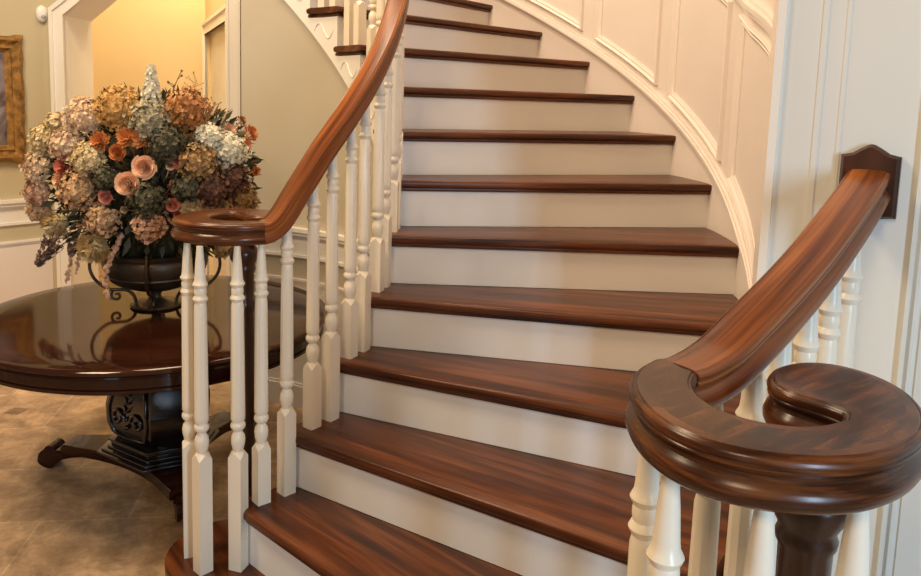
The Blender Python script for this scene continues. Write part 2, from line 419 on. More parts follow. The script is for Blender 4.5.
# volute outline in the right hand frame (metres, world); first and last points are the rail's two edges
VOL = [(.293, .983), (.262, .945), (.239, .897), (.231, .845), (.235, .792), (.253, .748), (.284, .716), (.325, .697), (.375, .691), (.425, .699), (.474, .724),
       (.519, .763), (.553, .812), (.573, .868), (.576, .915), (.561, .956), (.530, .983), (.490, .986), (.452, .966), (.424, .932), (.412, .895), (.418, .868), (.434, .848), (.449, .830), (.458, .813)]
VOL2 = [(.447, .797), (.42, .783), (.39, .777), (.36, .783), (.336, .799), (.319, .825), (.313, .862), (.320, .896), (.335, .927)]
def volute(parent, frame, ztop, mat, name='volute', sc=1.0):
    S, d, n = frame
    S0 = pol(CO, R_BR, -54); d0 = Vector((math.sin(rad(-54)), -math.cos(rad(-54)))); n0 = Vector((math.cos(rad(-54)), math.sin(rad(-54))))
    pts = [Vector((p[0], p[1], 0)) for p in crom([(*p, 0) for p in VOL], 4)] + [Vector((p[0], p[1], 0)) for p in crom([(*p, 0) for p in VOL2], 4)]
    loc = []
    for p in pts:
        w = p.xy - S0; u, v = w.dot(d0), w.dot(n0); fv = min(1, max(0, (abs(v) - .045) / .06)); fu = min(1, max(0, u / .06))
        if sc != 1 and u < 0: u *= .74
        q = S + d * (u * (1 + (sc - 1) * fu)) + n * (v * (1 + (sc - 1) * fv))
        loc.append(q)
    area = sum(loc[i].x * loc[(i + 1) % len(loc)].y - loc[(i + 1) % len(loc)].x * loc[i].y for i in range(len(loc)))
    sg = 1 if area > 0 else -1
    N = len(loc)
    nor = []
    for i in range(N):
        if i == 0: t = loc[1] - loc[0]
        elif i == N - 1: t = loc[-1] - loc[-2]
        else: t = (loc[i + 1] - loc[i]).normalized() + (loc[i] - loc[i - 1]).normalized()
        t.normalize(); nor.append(Vector((t.y, -t.x)) * sg)
    bm = newbm(); uvl = bm.loops.layers.uv.verify(); rings = []
    prof = HALF[1:-1]
    for a, b in prof:
        off = a - .035
        rings.append([bm.verts.new((*(loc[i] + nor[i] * off), ztop + b)) for i in range(N)])
    s = [0]
    for i in range(N): s.append(s[-1] + (loc[(i + 1) % N] - loc[i]).length)
    for k in range(len(rings) - 1):
        for i in range(N):
            j = (i + 1) % N
            f = bm.faces.new((rings[k][i], rings[k][j], rings[k + 1][j], rings[k + 1][i]))
            for l, uv in zip(f.loops, ((s[i], prof[k][1] * 1.5), (s[i + 1], prof[k][1] * 1.5), (s[i + 1], prof[k + 1][1] * 1.5), (s[i], prof[k + 1][1] * 1.5))): l[uvl].uv = uv
    for ring, fl in ((rings[0], 0), (rings[-1], 1)):
        es = [bm.edges.get((ring[i], ring[(i + 1) % N])) for i in range(N)]
        r = bmesh.ops.triangle_fill(bm, use_beauty=True, edges=[e for e in es if e])
        for g in r['geom']:
            if isinstance(g, bmesh.types.BMFace):
                for l in g.loops:
                    w = l.vert.co.xy - S; l[uvl].uv = (w.dot(d) * 1.0, w.dot(n) * 1.2)
    bmesh.ops.recalc_face_normals(bm, faces=bm.faces)
    return obj(name, bm, mat, parent, origin=(*S, ztop), smooth=35)

railL = thing('stair_railing', (EL.x, EL.y, .18), 'left stair railing, a walnut rail climbing steeply over ivory turned balusters', 'railing')
AL = -50
SL = pol(CI, R_BL, AL); dL = Vector((math.sin(rad(AL)), -math.cos(rad(AL)))); nL = -Vector((math.cos(rad(AL)), math.sin(rad(AL))))
zL0 = 1.205
def zl(a):
    xs = [-50, -49.2, -47.5, -44, -40, -37.6, -28.7, -17.3]
    ys = [1.205, 1.2052, 1.226, 1.303, 1.385, 1.43, 1.572, 1.75]
    return sinterp(a, xs, ys) if a < -17.3 else 1.75 + .18 * (a + 17.3) / 11.2
path = [(*pol(CI, R_BL, a), zl(a)) for a in [AL + i * .4 for i in range(0, 22)] + [AL + 9 + i * 1.5 for i in range(0, 88)]]
bm = newbm(); sweep(bm, path, RAILP)
hr = obj('handrail', bm, M_rail, railL, origin=path[10], smooth=35)
volute(railL, (SL, dL, nL), zL0, M_vol_far, sc=1.10)
# balusters on the stairs
BA = [(-49.7, 2), (-44.6, 2), (-38.8, 3), (-34.0, 3), (-28.5, 4), (-23.7, 4), (-17.4, 5), (-13.0, 5), (-6.2, 6), (-1.6, 6), (4.6, 7), (9.2, 7), (15.8, 8), (20.6, 8), (27.3, 9), (32.0, 9), (39, 10), (43.6, 10), (50, 11), (54.6, 11), (61.2, 12), (66, 12), (72.8, 13), (77.5, 13)]
for a, k in BA:
    p = pol(CI, R_BL, a)
    baluster(p.x, p.y, k * RISE, zl(a) - .060, railL, rad(a))
# balusters under the volute
for x, y, r in ((-.562, 2.075, -.3), (-.660, 2.055, -.75), (-.722, 2.135, -1.2)):
    baluster(x, y, RISE, zL0 - .0632, railL, r)
def newel(x, y, zb, zt, parent, rs=1.0):
    bm = newbm(); L = zt - zb
    pr = [(.050, 0), (.052, .02), (.046, .04), (.040, .055), (.046, .075), (.046, .10), (.038, .12), (.034, .14), (.032, .30), (.030, L - .30), (.029, L - .24), (.034, L - .225), (.034, L - .205), (.028, L - .195),
          (.029, L - .17), (.030, L - .115), (.0335, L - .108), (.0345, L - .100), (.032, L - .093), (.0335, L - .086), (.0415, L - .072), (.0455, L - .058), (.0430, L - .045), (.033, L - .034), (.0265, L - .024), (.0255, L - .014), (.028, L - .005), (.031, L)]
    lathe(bm, [(r * rs, z) for r, z in pr], (x, y, zb), 28)
    return obj('newel_post', bm, M_newel, parent, origin=(x, y, zb), smooth=50)
newel(-.588, 2.250, RISE, zL0 - .0632, railL, 1)['label'] = 'dark turned walnut newel post'

railR = thing('stair_railing', (ER.x, ER.y, .18), 'near right stair railing, a walnut scroll and rail running up to the wall bracket', 'railing')
AR = -54; AEND = -38.1
SR = pol(CO, R_BR, AR); dR = Vector((math.sin(rad(AR)), -math.cos(rad(AR)))); nR = Vector((math.cos(rad(AR)), math.sin(rad(AR))))
path = [(*pol(CO, R_BR, AR + (AEND - AR) * i / 60), zrailR(AR + (AEND - AR) * i / 60)) for i in range(61)]
bm = newbm(); sweep(bm, path, RAILP, scale=[1 + .07 * min(1, i / 14) for i in range(61)])
obj('handrail', bm, M_rail, railR, origin=path[0], smooth=35)
volute(railR, (SR, dR, nR), 1.222, M_vol)
for x, y, r in ((.343, .735, .3), (.442, .738, .1), (.266, .800, .8), (.492, .955, .2)):
    baluster(x, y, RISE, 1.222 - .0632, railR, r)
baluster(.278, .925, RISE, 1.224 - .0635, railR, .9)
for a, k in ((-51.9, 1), (-49.6, 1), (-47.6, 2), (-45.4, 2), (-43.0, 2), (-40.3, 2)):
    p = pol(CO, R_BR, a); baluster(p.x, p.y, k * RISE, zrailR(a) - .061, railR, rad(a))
newel(.443, .838, RISE, 1.222 - .0632, railR, 1)['label'] = 'dark turned walnut newel post'
# rosette where the rail dies into the wall
RW = pol(CO, R_BR, -38.2); wd = Vector((.79, -.613)).normalized(); wn = Vector((-wd.y, wd.x)) * -1   # wn faces the stair foot
if wn.y > 0: wn = -wn
rz = zrailR(-38.2) - .036
def plate(bm, grow, y0, y1):
    W2, H = .050, .060
    sh = [(-1, -1.0), (-.93, -1.0), (-.6, -1.03), (-.3, -1.13), (0, -1.2), (.3, -1.13), (.6, -1.03), (.93, -1.0), (1, -1.0), (1, .92), (.93, .93), (.62, .99), (.32, 1.16), (.1, 1.26), (0, 1.28), (-.1, 1.26), (-.32, 1.16), (-.62, .99), (-.93, .93), (-1, .92)]
    vs = [[], []]
    for j, (yy, g) in enumerate(((y0, 0), (y1, grow))):
        for a, b in sh:
            p = RW + wd * (a * (W2 - g)) + wn * yy; vs[j].append(bm.verts.new((p.x, p.y, rz + b * H * (1 - g * 12))))
    n = len(sh); bm.faces.new(vs[0]); bm.faces.new(vs[1][::-1])
    for i in range(n): bm.faces.new((vs[0][i], vs[0][(i + 1) % n], vs[1][(i + 1) % n], vs[1][i]))
bm = newbm(); plate(bm, 0, .0, .012); plate(bm, .006, .0122, .020)
bmesh.ops.recalc_face_normals(bm, faces=bm.faces); planar_uv(bm, (0, 0.001, 1)[:2], (0, 0))
for f in bm.faces:
    for l in f.loops: l[bm.loops.layers.uv.verify()].uv = (l.vert.co.z, l.vert.co.x)
obj('rosette', bm, M_newel, railR, origin=(RW.x, RW.y, rz), label='shaped dark wood wall plate')

# ------------------------------------------------------------ walls
HT = 3.9
CORNER = RW - wd * .183
nb = -wn
bm = newbm(); box(bm, (0, 3, -.05), (9, 10, .1)); struct('floor', bm, M_floor)
bm = newbm(); ic = at(16, 411, 3.54).xy; prism(bm, [ic + Vector(p) for p in ((-.045, -.03), (.03, -.04), (.045, .03), (-.03, .04))], .0002, .0012); struct('floor_inlay', bm, paint('brown_marble', (.20, .12, .06), .3, .3, 30))
# curved panelled wall
bm = newbm(); band(bm, CO, RO, RO + .10, -30, 86, 90, lambda a: 0 if a < 84 else 0, lambda a: HT); wr = struct('wall_right', bm, M_panel, smooth=30)
bm = newbm(); pe = pol(CO, RO, -30); pf = pol(CO, RO + .1, -29); prism(bm, [CORNER + nb * .001 + wd * .0005, pe, pf, CORNER + wd * .12 + nb * .03], 0, HT); struct('wall_end', bm, M_panel)
# flat wall with the rail bracket
def wallbox(bm, s0, s1, t0, t1, z0, z1):
    """box on the bracket wall: s along the wall from the corner, t out of the wall"""
    a, b = CORNER + wd * s0, CORNER + wd * s1
    pts = [a + wn * t0, b + wn * t0, b + wn * t1, a + wn * t1]
    prism(bm, pts, z0, z1)
bm = newbm(); wallbox(bm, 0, 1.5, -.06, 0, 0, HT); struct('wall_front', bm, M_face)
bm = newbm(); wallbox(bm, -.004, .012, .0, .008, 0, HT); struct('trim_1', bm, M_white)
bm = newbm(); wallbox(bm, .078, .088, .0, .0025, 0, HT); struct('trim_2', bm, M_face)
bm = newbm(); wallbox(bm, .120, .127, .0, .0018, 0, HT); struct('trim_3', bm, M_face)
bm = newbm(); wallbox(bm, .262, .270, .0, .010, 0, HT); wallbox(bm, .276, .281, .0, .006, 0, HT); wallbox(bm, .29, .60, .0, .003, 0, HT); struct('trim_4', bm, M_face)
# skirt board and its cap on the curved wall
def ledge(name, r0, r1, a0, a1, f0, f1, mat, n=60):
    bm = newbm(); band(bm, CO, r0, r1, a0, a1, n, f0, f1); return struct(name, bm, mat, smooth=30)
ledge('baseboard_right', RO - .002, RO - .0005, -29.9, 80, lambda a: max(0, zou(a) - .30), lambda a: zou(a) + .065, M_panel)
bm = newbm()
for r0, z0, z1 in ((.030, .066, .078), (.024, .078, .088), (.014, .088, .100)):
    b = newbm(); band(b, CO, lambda a: RO - r0 * fade(a), RO - .0005, -29.9, 80, 80, lambda a: zou(a) + z0, lambda a: zou(a) + z1)
    me = bpy.data.meshes.new('t'); b.to_mesh(me); bm.from_mesh(me); bpy.data.meshes.remove(me); b.free()
struct('trim_5', bm, M_panel, smooth=30)
def zcap(a): return zou(a) if a > -8 else zou(-8) + (a + 8) * .011
# dado cap following the flight
bm = newbm()
for r0, z0, z1 in ((.014, .775, .79), (.030, .79, .805), (.036, .805, .822), (.020, .822, .835)):
    b = newbm(); band(b, CO, lambda a: RO - r0 * fade(a), RO - .0005, -29.9, 80, 80, lambda a: zcap(a) + z0, lambda a: zcap(a) + z1)
    me = bpy.data.meshes.new('t'); b.to_mesh(me); bm.from_mesh(me); bpy.data.meshes.remove(me); b.free()
struct('trim_6', bm, M_panel, smooth=30)
def panel_frame(name, a0, a1, lo, hi):
    """raised picture-frame moulding on the curved wall"""
    prof = [(0, 0), (.034, 0), (.034, .005), (.028, .007), (.022, .012), (.019, .009), (.013, .010), (.008, .017), (.003, .020), (-.001, .016), (-.002, 0)]
    pts = []
    N = 10
    for i in range(N): pts.append((a0 + (a1 - a0) * i / N, 0))
    for i in range(N): pts.append((a1, i / N))
    for i in range(N): pts.append((a1 + (a0 - a1) * i / N, 1))
    for i in range(N): pts.append((a0, 1 - i / N))
    bm = newbm(); rings = []
    aw = math.degrees(.0135 / RO)
    for a, t in pts:
        ring = []
        for w, dpt in prof:
            # inward (towards panel centre) displacement w
            ac = (a0 + a1) / 2; sa = (a - ac) / ((a1 - a0) / 2); st = (t - .5) / .5
            ha = (a1 - a0) / 2 - math.degrees(w / RO)
            aa = ac + sa * ha
            zl0, zh0 = lo(aa) + w, hi(aa) - w
            z = (zl0 + zh0) / 2 + st * (zh0 - zl0) / 2
            p = pol(CO, RO - .0004 - dpt * fade(aa), aa); ring.append(bm.verts.new((p.x, p.y, z)))
        rings.append(ring)
    n = len(prof); m = len(rings)
    for k in range(m):
        for i in range(n):
            j = (i + 1) % n; k2 = (k + 1) % m
            bm.faces.new((rings[k][i], rings[k2][i], rings[k2][j], rings[k][j]))
    bmesh.ops.recalc_face_normals(bm, faces=bm.faces)
    return struct(name, bm, M_panel, smooth=30)
fr = [(-24.0, -4.6), (-1.2, 12.5), (15.6, 29.0), (32.0, 45.5), (48.5, 62), (65, 78)]
ti = 7
for a0, a1 in fr:
    panel_frame('trim_%d' % ti, a0, a1, lambda a: zou(a) + .138, lambda a: zcap(a) + .74); ti += 1
for a0, a1 in fr[:5]:
    panel_frame('trim_%d' % ti, a0, a1, lambda a: zcap(a) + .90, lambda a: HT - .15); ti += 1
# wall under the far side of the flight (closed drum below the inner stringer)
bm = newbm(); band(bm, CI, R_STR + .012, R_STR + .05, -40, 82.5, 70, lambda a: 0, lambda a: max(.05, zin(a) - .245)); struct('wall_left', bm, M_drum, smooth=30)
bm = newbm()
for r0, z0, z1 in ((.018, 0, .115), (.012, .115, .128), (.006, .128, .138)):
    b = newbm(); band(b, CI, R_STR + .012 - r0, R_STR + .0115, -34, 82.5, 60, lambda a: z0, lambda a: z1)
    me = bpy.data.meshes.new('t'); b.to_mesh(me); bm.from_mesh(me); bpy.data.meshes.remove(me); b.free()
struct('baseboard_left', bm, M_white, smooth=30)
def dado(c, r, a0, a1, name):
    bm = newbm()
    for r0, z0, z1 in ((.012, .775, .790), (.006, .79, .875), (.014, .875, .888), (.026, .888, .905), (.034, .905, .925), (.008, .64, .655), (.014, .655, .668)):
        b = newbm(); band(b, c, r - r0, r - .0005, a0, a1, 40, lambda a: z0, lambda a: z1)
        me = bpy.data.meshes.new('t'); b.to_mesh(me); bm.from_mesh(me); bpy.data.meshes.remove(me); b.free()
    return struct(name, bm, M_white, smooth=30)
dado(CI, R_STR + .012, 15, 82.5, 'trim_%d' % ti); ti += 1
bm = newbm(); band(bm, CI, R_STR + .006, R_STR + .0118, 8, 82.5, 40, lambda a: .138, lambda a: .64); struct('trim_%d' % ti, bm, M_white, smooth=30); ti += 1
# left wall, with the raked opening beside it
P0, P1 = Vector((-3.40, 3.24)), Vector((-2.335, 4.49))
def flat(bm, a, b, th, z0, z1, side=1):
    d = (b - a).normalized(); n = Vector((-d.y, d.x)) * side
    prism(bm, [a, b, b + n * th, a + n * th], z0, z1)
bm = newbm(); flat(bm, P0, P1, .1, 0, HT, 1); struct('wall_back', bm, M_beige)
Q0, Q1 = Vector((-2.335, 4.49)), Vector((-.98, 4.40))       # opening wall line
def vpoly(bm, a, d, pts, th):
    """vertical slab: pts are (s, z) along direction d from a; th thickness away from the camera"""
    n = Vector((-d.y, d.x)); 
    if n.y < 0: n = -n
    f = [bm.verts.new((*(a + d * s), z)) for s, z in pts]; b = [bm.verts.new((*(a + d * s + n * th), z)) for s, z in pts]
    bm.faces.new(f); bm.faces.new(b[::-1]); k = len(pts)
    for i in range(k): bm.faces.new((f[i], f[(i + 1) % k], b[(i + 1) % k], b[i]))
    bmesh.ops.recalc_face_normals(bm, faces=bm.faces)
qd = (Q1 - Q0).normalized(); qn = Vector((-qd.y, qd.x))
if qn.y < 0: qn = -qn
def s_at(px):                                                # where an image column meets the opening wall
    r = ray(px, 95); r2 = Vector((r.x, r.y)); den = r2.x * -qd.y + r2.y * qd.x
    t = (Q0.x * -qd.y + Q0.y * qd.x) / den; return (r2 * t - Q0).dot(qd)
sl, sr_ = s_at(67), s_at(228); zj = 2.0; apex = zj + (sr_ - sl) * .78
DEP = .30
# wall over and beside the opening, with jamb linings
bm = newbm()
vpoly(bm, Q0, qd, [(-.0, 0), (sl - .021, 0), (sl - .021, zj + .031), (sr_ + .021, apex + .05), (sr_ + .021, HT), (0, HT)], .08)
vpoly(bm, Q0, qd, [(sr_ + .021, 0), (sr_ + .35, 0), (sr_ + .35, HT), (sr_ + .021, HT)], .08)
struct('wall_hall', bm, M_beige)
bm = newbm()
vpoly(bm, Q0 + qn * .0005, qd, [(sl - .02, 0), (sl, 0), (sl, zj), (sr_, apex), (sr_, 0), (sr_ + .02, 0), (sr_ + .02, apex + .03), (sl - .02, zj + .03)], DEP)
struct('door_1', bm, M_white)
bm = newbm(); cw = .082
for g0, g1, th in ((0, cw, .018), (cw - .022, cw, .030), (.0, .014, .024)):
    vpoly(bm, Q0 - qn * th, qd, [(sl - g1, 0), (sl - g0, 0), (sl - g0, zj + g0 * .4), (sr_ + g0, apex + g0 * 1.2), (sr_ + g0, 0), (sr_ + g1, 0), (sr_ + g1, apex + g1 * 1.9), (sl - g1, zj + g1 * .45)], th)
struct('trim_%d' % ti, bm, M_white); ti += 1
# hall beyond
HB = Vector((-1.99, 6.4))
bm = newbm(); flat(bm, Vector((-5, 6.4)), HB, .1, 0, 3.4, 1); flat(bm, Vector((-3.3, 4.95)), Vector((-5, 6.4)), .1, 0, 3.4, -1); struct('wall_hall_back', bm, M_yellow)
hd = (Vector((-1.51, 5.29)) - HB).normalized()
bm = newbm(); vpoly(bm, HB, hd, [(0, 0), (.12, 0), (.12, 2.07), (1.40, 2.07), (1.40, 0), (1.85, 0), (1.85, 3.4), (0, 3.4)], .10); struct('wall_hall_right', bm, M_yellow)
bm = newbm()
hn = Vector((-hd.y, hd.x)); hn = hn if hn.x < 0 else -hn     # towards the hall
for g0, g1, th in ((0, .10, .018), (.075, .10, .03), (.0, .02, .024)):
    vpoly(bm, HB + hn * th, hd, [(.125 - g1 + .0, 0), (.125 - g0, 0), (.125 - g0, 2.06 + g0), (1.39 + g0, 2.06 + g0), (1.39 + g0, 0), (1.39 + g1, 0), (1.39 + g1, 2.06 + g1), (.125 - g1, 2.06 + g1)], th - .0005)
struct('trim_%d' % ti, bm, M_white); ti += 1
bm = newbm(); vpoly(bm, HB - hn * .03, hd, [(.1, 0), (1.42, 0), (1.42, 2.12), (.1, 2.12)], .03); struct('door_2', bm, M_white)
bm = newbm(); prism(bm, [Vector((-5.1, 6.5)), Vector((-5.1, 4.6)), Vector((-1.0, 4.75)), Vector((-1.0, 6.5))], 3.4, 3.45); struct('ceiling_hall', bm, M_white)
# dado rail and baseboard on the left wall
bm = newbm(); ld = (P1 - P0).normalized(); lnn = Vector((ld.y, -ld.x))
L1 = (P1 - P0).length - .001
for z0, z1, t in ((.775, .79, .012), (.79, .872, .004), (.872, .885, .014), (.885, .905, .024), (.905, .925, .034), (.655, .668, .008), (.668, .682, .016)):
    prism(bm, [P0 + lnn * .0005, P0 + ld * (L1 - .0) + lnn * .0005, P0 + ld * (L1) + lnn * t, P0 + lnn * t], z0 + .01, z1 + .01)
struct('trim_%d' % ti, bm, M_white); ti += 1
bm = newbm(); prism(bm, [P0 + lnn * .0005, P0 + ld * L1 + lnn * .0005, P0 + ld * L1 + lnn * .003, P0 + lnn * .003], .14, .665)
struct('trim_%d' % ti, bm, M_panel); ti += 1
bm = newbm(); prism(bm, [P0 + lnn * .0005, P0 + ld * L1 + lnn * .0005, P0 + ld * L1 + lnn * .018, P0 + lnn * .018], 0, .14)
struct('baseboard_back', bm, M_white)

# ------------------------------------------------------------ framed painting and wall sensor
def on_left(px, py):
    r = ray(px, py); n = Vector((-ld.y, ld.x)); t = P0.dot(n) / Vector((r.x, r.y)).dot(n)
    p = Vector((0, 0, EYE)) + r * t; return (p.xy - P0).dot(ld), p.z
s1, zb = on_left(25, 161); _, zt = on_left(23, 37)
pw = .62; fb = .095
pc = P0 + ld * (s1 - pw / 2) + lnn * .002; zc = (zb + zt) / 2; ph = zt - zb
pic = thing('framed_painting', (pc.x, pc.y, zc), 'dim painting in an ornate carved gold frame hanging on the left wall', 'painting')
M_canvas, nt, b = nmat('painted_canvas')
tc = node(nt, 'ShaderNodeTexCoord'); n1 = node(nt, 'ShaderNodeTexNoise'); n1.inputs['Scale'].default_value = 4; n1.inputs['Detail'].default_value = 8; n1.inputs['Distortion'].default_value = 1.5
nt.links.new(tc.outputs['Object'], n1.inputs['Vector'])
r = ramp(nt, [(.35, (.05, .02, .015)), (.5, (.22, .18, .19)), (.62, (.32, .28, .30)), (.8, (.12, .04, .03))]); nt.links.new(n1.outputs['Fac'], r.inputs['Fac']); nt.links.new(r.outputs['Color'], b.inputs['Base Color'])
bm = newbm()
vpoly(bm, pc + lnn * .012, ld, [(-pw / 2 + fb - .01, zc - ph / 2 + fb - .01), (pw / 2 - fb + .01, zc - ph / 2 + fb - .01), (pw / 2 - fb + .01, zc + ph / 2 - fb + .01), (-pw / 2 + fb - .01, zc + ph / 2 - fb + .01)], .006)
obj('canvas', bm, M_canvas, pic, origin=(pc.x, pc.y, zc))
bm = newbm()
prof = [(0, 0), (0, .022), (.012, .034), (.022, .040), (.030, .034), (.038, .030), (.056, .026), (.066, .030), (.074, .022), (.082, .020), (.092, .012), (.095, .0)]
pts = []
NN = 46
for i in range(NN): pts.append((-1 + 2 * i / NN, -1))
for i in range(NN): pts.append((1, -1 + 2 * i / NN))
for i in range(NN): pts.append((1 - 2 * i / NN, 1))
for i in range(NN): pts.append((-1, 1 - 2 * i / NN))
rings = []
for q, (u, v) in enumerate(pts):
    ring = []
    orn = .5 + .5 * math.sin(q * 1.15); edge = .005 * (1 + math.sin(q * .62)) + (.006 if (q % NN) < 4 or (q % NN) > NN - 5 or abs((q % NN) - NN / 2) < 3 else 0)
    for j, (w, dp) in enumerate(prof):
        k = (edge if j <= 2 else 0); dd = dp + (orn * .010 if j in (3, 4, 7) else 0) + random.uniform(-.0015, .0015)
        hx, hz = pw / 2 - w - .004 + k * .8, ph / 2 - w - .004 + k * .8
        p = pc + ld * (u * hx) + lnn * max(dd, 0); ring.append(bm.verts.new((p.x, p.y, zc + v * hz)))
    rings.append(ring)
for k in range(len(rings)):
    for i in range(len(prof) - 1):
        k2 = (k + 1) % len(rings); bm.faces.new((rings[k][i], rings[k2][i], rings[k2][i + 1], rings[k][i + 1]))
bmesh.ops.recalc_face_normals(bm, faces=bm.faces)
obj('frame', bm, M_gold, pic, origin=(pc.x, pc.y, zc), smooth=50)
s2, z2 = on_left(41, 14)
sc = P0 + ld * s2 + lnn * .001
sen = thing('motion_sensor', (sc.x, sc.y, z2), 'small white oval sensor high on the wall above the painting', 'sensor')
bm = newbm(); bmesh.ops.create_uvsphere(bm, u_segments=24, v_segments=14, radius=1, matrix=Matrix.Translation((sc.x + lnn.x * .012, sc.y + lnn.y * .012, z2)) @ Matrix.Rotation(math.atan2(ld.y, ld.x), 4, 'Z') @ Matrix.Diagonal((.034, .024, .048, 1)))
obj('housing', bm, M_plastic, sen, origin=(sc.x, sc.y, z2), smooth=60)
bm = newbm(); bmesh.ops.create_uvsphere(bm, u_segments=16, v_segments=10, radius=1, matrix=Matrix.Translation((sc.x + lnn.x * .031, sc.y + lnn.y * .031, z2 - .015)) @ Matrix.Rotation(math.atan2(ld.y, ld.x), 4, 'Z') @ Matrix.Diagonal((.014, .009, .012, 1)))
obj('lens', bm, paint('grey_lens', (.45, .43, .4), .3), sen, origin=(sc.x, sc.y, z2), smooth=60)

# ------------------------------------------------------------ round table
TC = Vector((-1.11, 2.92)); TZ = .70; TR = .672
table = thing('round_table', (TC.x, TC.y, 0), 'large round dark mahogany table with carved pedestal and scrolled feet', 'table')
bm = newbm()
lathe(bm, [(0.0, TZ), (TR - .10, TZ), (TR - .018, TZ), (TR - .006, TZ - .003), (TR, TZ - .010), (TR - .001, TZ - .019), (TR - .010, TZ - .025), (TR - .016, TZ - .028), (TR - .014, TZ - .034), (TR - .022, TZ - .038), (0, TZ - .038)], (TC.x, TC.y, 0), 96)
bmesh.ops.remove_doubles(bm, verts=bm.verts, dist=1e-5); planar_uv(bm, (1, .2))
obj('tabletop', bm, M_mahog, table, origin=(TC.x, TC.y, TZ), smooth=40)
bm = newbm()
lathe(bm, [(TR - .055, TZ - .039), (TR - .024, TZ - .039), (TR - .024, TZ - .070), (TR - .018, TZ - .074), (TR - .018, TZ - .084), (TR - .028, TZ - .090), (TR - .055, TZ - .090), (TR - .055, TZ - .039)], (TC.x, TC.y, 0), 96)
obj('apron', bm, M_mahog, table, origin=(TC.x, TC.y, TZ - .06), smooth=40)
BC = Vector((-1.125, 2.98))
feet = [176, 60, -58]
# concave three sided platform
def tri_plan(rf, rw, hw):
    pts = []
    for i in range(3):
        a, b = feet[i], feet[(i + 1) % 3]
        d = Vector((math.cos(rad(a)), math.sin(rad(a)))); n = Vector((-d.y, d.x))
        d2 = Vector((math.cos(rad(b)), math.sin(rad(b)))); n2 = Vector((-d2.y, d2.x))
        # going clockwise from foot a to foot b
        p, q = BC + d * rf - n * hw, BC + d2 * rf + n2 * hw
        m = BC + ((d + d2).normalized()) * rw
        pts += [BC + d * rf + n * hw * 0, ] if False else []
        for k in range(13):
            t = k / 12; pts.append((1 - t) ** 2 * p + 2 * t * (1 - t) * (m * 2 - (p + q) / 2) + t * t * q)
    return pts
bm = newbm(); prism(bm, tri_plan(.40, .16, .055), .075, .115, .008, 2); planar_uv(bm, (1, 0))
obj('platform', bm, M_mahog, table, origin=(BC.x, BC.y, .09), smooth=40)
for i, a in enumerate(feet):
    d = Vector((math.cos(rad(a)), math.sin(rad(a)))); rl = .50 if i != 2 else .44
    bm = newbm()
    side = Vector((-d.y, d.x))
    prof_top = crom([(.10, .085, 0), (.24, .100, 0), (.34, .092, 0), (.41, .078, 0), (.455, .084, 0), (.49, .080, 0), (.515, .056, 0), (.510, .030, 0), (.485, .008, 0)], 5)
    prof_bot = crom([(.10, .055, 0), (.24, .066, 0), (.34, .058, 0), (.40, .045, 0), (.43, .028, 0), (.445, .012, 0), (.455, .004, 0), (.465, .002, 0), (.475, .001, 0)], 5)
    ks = rl / .50; rings = []
    for j, (t, b2) in enumerate(zip(prof_top, prof_bot)):
        w = interp(t.x if t.x > b2.x else b2.x, [.1, .3, .42, .52], [.055, .045, .036, .040])
        rings.append([bm.verts.new((*(BC + d * (t.x * ks) + side * w * .8), t.y)), bm.verts.new((*(BC + d * (t.x * ks) - side * w * .8), t.y)),
                      bm.verts.new((*(BC + d * (t.x * ks) * .995 - side * w), (t.y * .7 + b2.y * .3))), bm.verts.new((*(BC + d * (b2.x * ks) - side * w * .9), b2.y)),
                      bm.verts.new((*(BC + d * (b2.x * ks) + side * w * .9), b2.y)), bm.verts.new((*(BC + d * (t.x * ks) * .995 + side * w), (t.y * .7 + b2.y * .3)))])
    for k in range(len(rings) - 1):
        for q in range(6): bm.faces.new((rings[k][q], rings[k][(q + 1) % 6], rings[k + 1][(q + 1) % 6], rings[k + 1][q]))
    bm.faces.new(rings[0]); bm.faces.new(rings[-1][::-1]); bmesh.ops.recalc_face_normals(bm, faces=bm.faces)
    # curled scroll roll on the toe
    cc = BC + d * (.462 * ks)
    Rm = Matrix.Translation((cc.x, cc.y, .078)) @ Matrix.Rotation(rad(a), 4, 'Z') @ Matrix.Rotation(PI / 2, 4, 'X')
    bmesh.ops.create_cone(bm, cap_ends=True, segments=20, radius1=.024, radius2=.024, depth=.076, matrix=Rm)
    bmesh.ops.create_cone(bm, cap_ends=True, segments=20, radius1=.011, radius2=.011, depth=.088, matrix=Rm)
    obj('foot', bm, M_mahog, table, origin=(BC.x + d.x * .4, BC.y + d.y * .4, 0), smooth=40)
# pedestal: stepped plinth, three carved lyre faces, neck
def reg(r, rot, n=3, cut=.25):
    pts = []
    for i in range(n):
        a = rad(rot + 360 / n * i); da = PI / n
        for s in (-1, 1): pts.append(BC + Vector((math.cos(a + s * da * cut), math.sin(a + s * da * cut))) * r)
    return pts
bm = newbm()
for r, z0, z1 in ((.245, .1155, .126), (.228, .126, .136), (.205, .136, .146), (.19, .146, .164), (.20, .164, .174)):
    prism(bm, reg(r, 58, 3, .38), z0, z1, .004, 2)
obj('plinth', bm, M_black, table, origin=(BC.x, BC.y, .12), smooth=40)
bm = newbm(); rows = []
for z, r in [(.1745, .150), (.195, .168), (.24, .184), (.31, .187), (.38, .172), (.43, .150), (.48, .132), (.54, .128), (.585, .140), (.609, .150)]:
    rows.append([bm.verts.new((*p, z)) for p in reg(r * 1.12, 58, 3, .30)])
for k in range(len(rows) - 1):
    for q in range(6): bm.faces.new((rows[k][q], rows[k][(q + 1) % 6], rows[k + 1][(q + 1) % 6], rows[k + 1][q]))
bm.faces.new(rows[0][::-1]); bm.faces.new(rows[-1]); bmesh.ops.recalc_face_normals(bm, faces=bm.faces)
